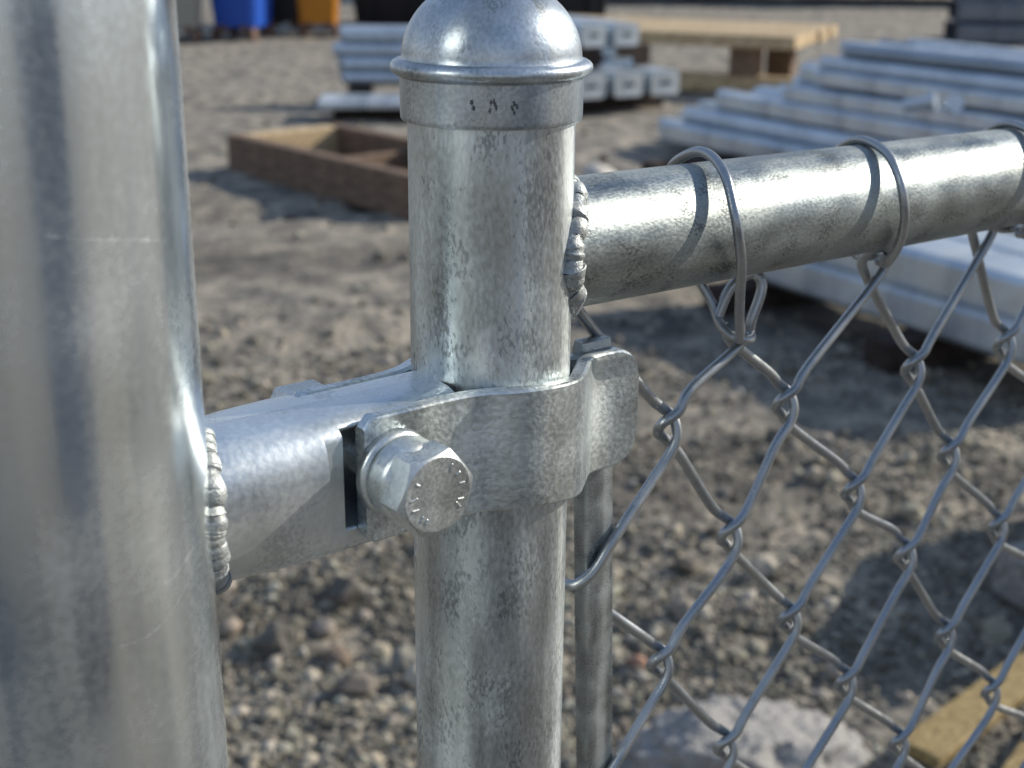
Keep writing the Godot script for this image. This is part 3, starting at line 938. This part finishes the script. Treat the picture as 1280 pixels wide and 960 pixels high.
func make_timber() -> void:
	# open frame of planks on edge, left of the post
	var o := thing("plank_tray", "open frame of brown planks set on edge left of the post", "plank tray", Vector3(-1.60, 0, -7.78), turn_to(0.66, 0.75))
	obj("long_plank", box_mesh(1.75, 0.215, 0.085, 0.006), M.old_wood, o, Vector3(0.875, 0, 0))
	obj("long_plank", box_mesh(1.75, 0.215, 0.085, 0.006), M.old_wood, o, Vector3(0.875, 0, -0.68))
	obj("end_plank", box_mesh(0.12, 0.21, 0.62, 0.006), M.pale_wood, o, Vector3(0.045, 0, -0.34))
	obj("cross_plank", box_mesh(0.06, 0.16, 0.62, 0.006), M.old_wood, o, Vector3(0.80, 0, -0.34))
	obj("base_board", box_mesh(1.6, 0.02, 0.60, 0.004), M.dark_wood, o, Vector3(0.90, 0.0, -0.34))
	# boards stacked on blocks, behind the short bars
	var u := turn_to(0.91, 0.41)
	var v := Vector3(0.42, 0, -0.91)
	var along := Vector3(-0.91, 0, -0.41)
	for k in 6:
		var p := Vector3(2.28, 0.40, -11.40) + v * (0.28 * k + 0.13) + along * (1.35 + rng.randf_range(-0.03, 0.05))
		var b := obj("timber_board", box_mesh(2.7, 0.105, 0.265, 0.006), M.pale_wood)
		place(b, p, u)
		tag(b, "%s pale board from the front in the flat layer on brown blocks" % ["first", "second", "third", "fourth", "fifth", "sixth"][k], "timber board", "boards of the flat layer")
	var blocks := [[0.45, 0.2], [1.9, 0.2], [0.45, 1.4], [1.9, 1.4]]
	var bl := ["brown block under the front right of the board layer", "brown block under the front left of the board layer", "brown block under the back right of the board layer", "brown block under the back left of the board layer"]
	for k in 4:
		var p: Vector3 = Vector3(2.28, 0.0, -11.40) + v * blocks[k][1] + along * blocks[k][0]
		var b := obj("timber_block", box_mesh(0.24, 0.40, 0.22, 0.01), M.old_wood)
		place(b, p, u)
		tag(b, bl[k], "timber block")
	var sk := obj("timber_skid", box_mesh(1.9, 0.14, 0.14, 0.008), M.pale_wood)
	place(sk, Vector3(1.55, 0.02, -11.9), u)
	tag(sk, "pale timber skid lying on the ground below the board layer", "timber")
	# offcut at the lower right
	var oc := thing("wooden_offcut", "ochre wooden offcut lying on the gravel at the lower right", "wood offcut", Vector3(0.885, 0.02, -2.115), turn_to(0.72, -0.70))
	obj("board", box_mesh(0.50, 0.024, 0.080, 0.004), M.ochre_wood, oc, Vector3(0.02, 0, -0.04))
	var sl := obj("slat", box_mesh(0.34, 0.03, 0.07, 0.004), M.ochre_wood, oc, Vector3(-0.10, -0.02, 0.10))
	sl.rotation_degrees.y = 9

func make_bin(called: String, label: String, m: Material, at: Vector3, w: float, h: float, turn: float) -> void:
	var o := thing(called, label, "bin", at, turn)
	var rows := [dot_row(Vector3(0, 0.16, 0), 17), rect_ring(w * 0.80, 0.56, 0.05, 0.16), rect_ring(w * 0.80, 0.56, 0.05, 0.16), rect_ring(w, 0.70, 0.05, h), rect_ring(w, 0.70, 0.05, h), rect_ring(w + 0.06, 0.76, 0.05, h), rect_ring(w + 0.06, 0.76, 0.05, h + 0.05), rect_ring(w + 0.06, 0.76, 0.05, h + 0.05), dot_row(Vector3(0, h + 0.09, 0), 17)]
	obj("bin_body", sheet(rows, false), m, o)
	for sx in [-1, 1]:
		for sz in [-1, 1]:
			var wh := obj("wheel", lathe([Vector2(0, -0.03), Vector2(0.075, -0.03), Vector2(0.08, -0.02), Vector2(0.08, 0.02), Vector2(0.075, 0.03), Vector2(0, 0.03)], 18), M.tyre, o, Vector3(sx * w * 0.36, 0.08, sz * 0.24))
			wh.rotation_degrees = Vector3(0, 0, 90)
			obj("axle_bracket", box_mesh(0.09, 0.10, 0.10, 0.01), M.tyre, o, Vector3(sx * w * 0.36 - sx * 0.09, 0.09, sz * 0.24))
	obj("lid_handle", box_mesh(w * 0.5, 0.03, 0.05, 0.008), m, o, Vector3(0, h + 0.06, 0.38))

func make_far() -> void:
	make_bin("grey_bin", "grey wheeled bin partly behind the wide post", M.grey, Vector3(-4.05, 0, -16.7), 0.72, 1.05, 8)
	make_bin("blue_bin", "blue wheeled bin between the grey and the black bins", M.blue, Vector3(-3.30, 0, -17.0), 0.66, 1.10, -14)
	make_bin("black_bin", "black wheeled bin between the blue and the yellow bins", M.navy, Vector3(-2.92, 0, -17.9), 0.62, 1.10, 0)
	make_bin("yellow_bin", "yellow wheeled bin at the right end of the bins", M.yellow, Vector3(-2.46, 0, -17.6), 0.58, 1.05, 6)
	# dark skip with ribs behind the post
	var o := thing("waste_skip", "dark navy steel skip standing behind the middle stack", "skip", Vector3(-0.50, 0, -19.9), 2)
	var rows := [dot_row(Vector3(0, 0.06, 0), 17), rect_ring(3.4, 1.4, 0.04, 0.06), rect_ring(3.4, 1.4, 0.04, 0.06), rect_ring(3.7, 1.7, 0.04, 1.5), rect_ring(3.7, 1.7, 0.04, 1.5), rect_ring(3.55, 1.55, 0.04, 1.5), rect_ring(3.55, 1.55, 0.04, 1.5), rect_ring(2.9, 1.3, 0.04, 0.4), dot_row(Vector3(0, 0.4, 0), 17)]
	obj("skip_body", sheet(rows, false), M.navy, o)
	for k in 6: obj("rib", box_mesh(0.09, 1.38, 0.10, 0.01), M.navy, o, Vector3(-1.5 + 0.6 * k, 0.10, 0.76)).rotation_degrees.x = 6.2
	for sx in [-1, 1]: obj("skid", box_mesh(0.18, 0.06, 1.4, 0.01), M.rubber, o, Vector3(sx * 1.1, 0, 0))
	var rd := thing("red_barrel", "dull red steel barrel beside the dark skip", "barrel", Vector3(0.95, 0, -20.3))
	obj("barrel_body", lathe([Vector2(0, 0.0), Vector2(0.29, 0.0), Vector2(0.30, 0.02), Vector2(0.285, 0.04), Vector2(0.285, 0.29), Vector2(0.30, 0.31), Vector2(0.285, 0.33), Vector2(0.285, 0.58), Vector2(0.30, 0.60), Vector2(0.285, 0.62), Vector2(0.285, 0.86), Vector2(0.30, 0.88), Vector2(0.28, 0.88), Vector2(0.27, 0.86), Vector2(0, 0.86)], 28), M.red, rd)
	obj("bung", lathe([Vector2(0, 0.86), Vector2(0.035, 0.86), Vector2(0.035, 0.88), Vector2(0, 0.88)], 14), M.rubber, rd, Vector3(0.15, 0, 0.1))
	# long dark container along the far edge
	var c := thing("shipping_container", "long dark container along the far edge of the yard", "container", Vector3(6.2, 0, -27.5), 1)
	obj("container_box", box_mesh(11.8, 2.5, 2.4, 0.03), M.navy, c, Vector3(0, 0.16, 0))
	for k in 46: obj("corrugation", box_mesh(0.12, 2.2, 0.05, 0.012), M.navy, c, Vector3(-5.7 + 0.2535 * k, 0.3, 1.215))
	for sx in [-1, 1]:
		for sz in [-1, 1]: obj("corner_casting", box_mesh(0.18, 0.16, 0.18, 0.01), M.rubber, c, Vector3(sx * 5.8, 0, sz * 1.1))

func make_stones() -> void:
	var rk := obj("concrete_lump", lump_mesh(), M.concrete)
	rk.position = Vector3(0.405, -0.01, -1.985)
	rk.scale = Vector3(0.265, 0.22, 0.19)
	rk.rotation_degrees = Vector3(5, 12, -4)
	tag(rk, "large pale grey lump of broken concrete at the bottom of the mesh", "concrete lump")
	var bl := thing("concrete_block", "grey concrete block on the ground behind the mesh, at the right edge", "concrete block", Vector3(1.245, 0, -2.62), 24)
	obj("block_body", box_mesh(0.36, 0.11, 0.22, 0.008), M.block, bl)
	var b2 := thing("concrete_kerb_piece", "tall piece of broken kerb standing beyond the right edge", "kerb piece", Vector3(1.50, 0, -2.80), 60)
	obj("kerb_body", box_mesh(0.60, 0.42, 0.26, 0.02), M.block, b2)
	var st := [
		[Vector3(-0.385, 0.0, -2.50), 0.026, "round pale stone on the gravel left of the upright post", Color(0.66, 0.62, 0.57)],
		[Vector3(-0.57, 0.0, -2.47), 0.022, "pale stone on the gravel close to the wide post", Color(0.68, 0.62, 0.55)],
		[Vector3(-0.345, 0.0, -2.40), 0.034, "flat tan stone with a dark shadow left of the upright post", Color(0.52, 0.46, 0.40)],
		[Vector3(0.245, 0.0, -2.30), 0.020, "pinkish stone beside the lower end of the flat steel bar", Color(0.66, 0.52, 0.44)],
		[Vector3(-0.43, 0.0, -2.12), 0.018, "small pale stone on the gravel near the bottom, left of the post", Color(0.70, 0.66, 0.58)],
		[Vector3(0.47, 0.0, -7.55), 0.11, "white piece of rubble behind the upright post above the rail weld", Color(0.86, 0.84, 0.80)],
		[Vector3(0.62, 0.0, -2.28), 0.022, "small pale stone behind the concrete lump", Color(0.66, 0.62, 0.56)]]
	for k in st.size():
		var s := obj("stone", rock_mesh(100 + k, 0.7, 0.2, 9, 12), grainy(st[k][3], st[k][3].darkened(0.25), 30 + k, 0.03, Vector3(3, 3, 3), 0.9))
		var p: Vector3 = st[k][0]
		s.position = Vector3(p.x, ground_height(p.x, p.z) + st[k][1] * 0.45, p.z)
		s.scale = Vector3.ONE * st[k][1]
		s.rotation_degrees.y = 50.0 * k
		tag(s, st[k][2], "stone")

# ------------------------------------------------------------------
func _ready() -> void:
	rng.seed = 20240
	# camera
	var cam := Camera3D.new()
	cam.name = "camera"
	add_child(cam)
	cam.position = Vector3(0, 1.36, 0)
	cam.rotation_degrees = Vector3(-18.7, 0, 0.514)
	var at := CameraAttributesPhysical.new()
	at.frustum_focal_length = 42.5
	at.exposure_aperture = 14.0
	at.frustum_focus_distance = 0.405
	at.frustum_near = 0.01
	at.frustum_far = 2000.0
	cam.attributes = at
	cam.fov = 31.53
	cam.near = 0.01
	cam.far = 2000.0
	cam.current = true
	# sky and exposure
	var sky_m := ProceduralSkyMaterial.new()
	sky_m.sky_top_color = Color(0.48, 0.572, 0.71)
	sky_m.sky_horizon_color = Color(0.84, 0.85, 0.86)
	sky_m.sky_curve = 0.16
	sky_m.ground_bottom_color = Color(0.35, 0.33, 0.30)
	sky_m.ground_horizon_color = Color(0.55, 0.53, 0.50)
	sky_m.sun_angle_max = 30.0
	var sky := Sky.new()
	sky.sky_material = sky_m
	var env := Environment.new()
	env.background_mode = Environment.BG_SKY
	env.sky = sky
	env.background_energy_multiplier = 0.9
	env.tonemap_mode = Environment.TONE_MAPPER_LINEAR
	env.tonemap_exposure = 1.27
	env.sdfgi_enabled = true
	env.ssao_enabled = true
	env.ssil_enabled = true
	var we := WorldEnvironment.new()
	we.name = "world_environment"
	we.environment = env
	add_child(we)
	# low sun from the right, a little behind the fence
	var sun := DirectionalLight3D.new()
	sun.name = "sun"
	add_child(sun)
	var az := deg_to_rad(21.0)
	var el := deg_to_rad(28.0)
	var to_sun := Vector3(cos(el) * cos(az), sin(el), -cos(el) * sin(az))
	sun.look_at_from_position(Vector3.ZERO, -to_sun)
	sun.light_energy = 1.4
	sun.light_color = Color(1.0, 0.965, 0.91)
	sun.light_angular_distance = 0.5
	sun.shadow_enabled = true

	make_materials()
	make_ground()
	var grav := grainy(Color(0.67, 0.65, 0.595), Color(0.45, 0.437, 0.40), 41, 0.05, Vector3(3, 3, 3), 0.95)
	grav.vertex_color_use_as_albedo = true
	scatter("gravel", "fine loose grey gravel over the near ground", facet(rock_mesh(1, 0.75, 0.35, 4, 6)), grav, 36000, 0.003, 0.011, 1.7, 4.4, 77)
	scatter("pebbles", "rounded pebbles mixed into the near gravel", facet(rock_mesh(2, 0.7, 0.3, 5, 7)), grav, 4200, 0.007, 0.020, 1.7, 5.0, 78)
	scatter("rubble", "scattered clods and rubble across the yard", facet(rock_mesh(3, 0.6, 0.4, 5, 7)), grav, 420, 0.015, 0.05, 2.6, 24.0, 79)
	make_far()
	make_middle_stack()
	make_timber()
	make_pipes()
	make_stones()
	# steel cabinet of the yard behind the viewpoint, which the posts mirror
	var cab := thing("site_cabinet", "tall grey steel site cabinet behind the viewpoint, mirrored in the posts", "cabinet", Vector3(1.95, 0, 1.15), 230)
	obj("cabinet_body", box_mesh(0.92, 1.85, 0.6, 0.012), M.cabinet, cab, Vector3(0, 0.08, 0))
	for sx in [-1, 1]:
		var dr := obj("door", box_mesh(0.43, 1.72, 0.03, 0.006), M.cabinet, cab, Vector3(sx * 0.222, 0.14, 0.315))
		obj("handle", box_mesh(0.03, 0.18, 0.04, 0.006), M.rubber, dr, Vector3(-sx * 0.17, 0.80, 0.03))
		obj("foot", box_mesh(0.12, 0.08, 0.5, 0.006), M.rubber, cab, Vector3(sx * 0.36, 0, 0))
	make_fence_post()
	make_gate_frame()
	make_clamp()
	make_tension_bar()
	make_mesh()
	make_ties()
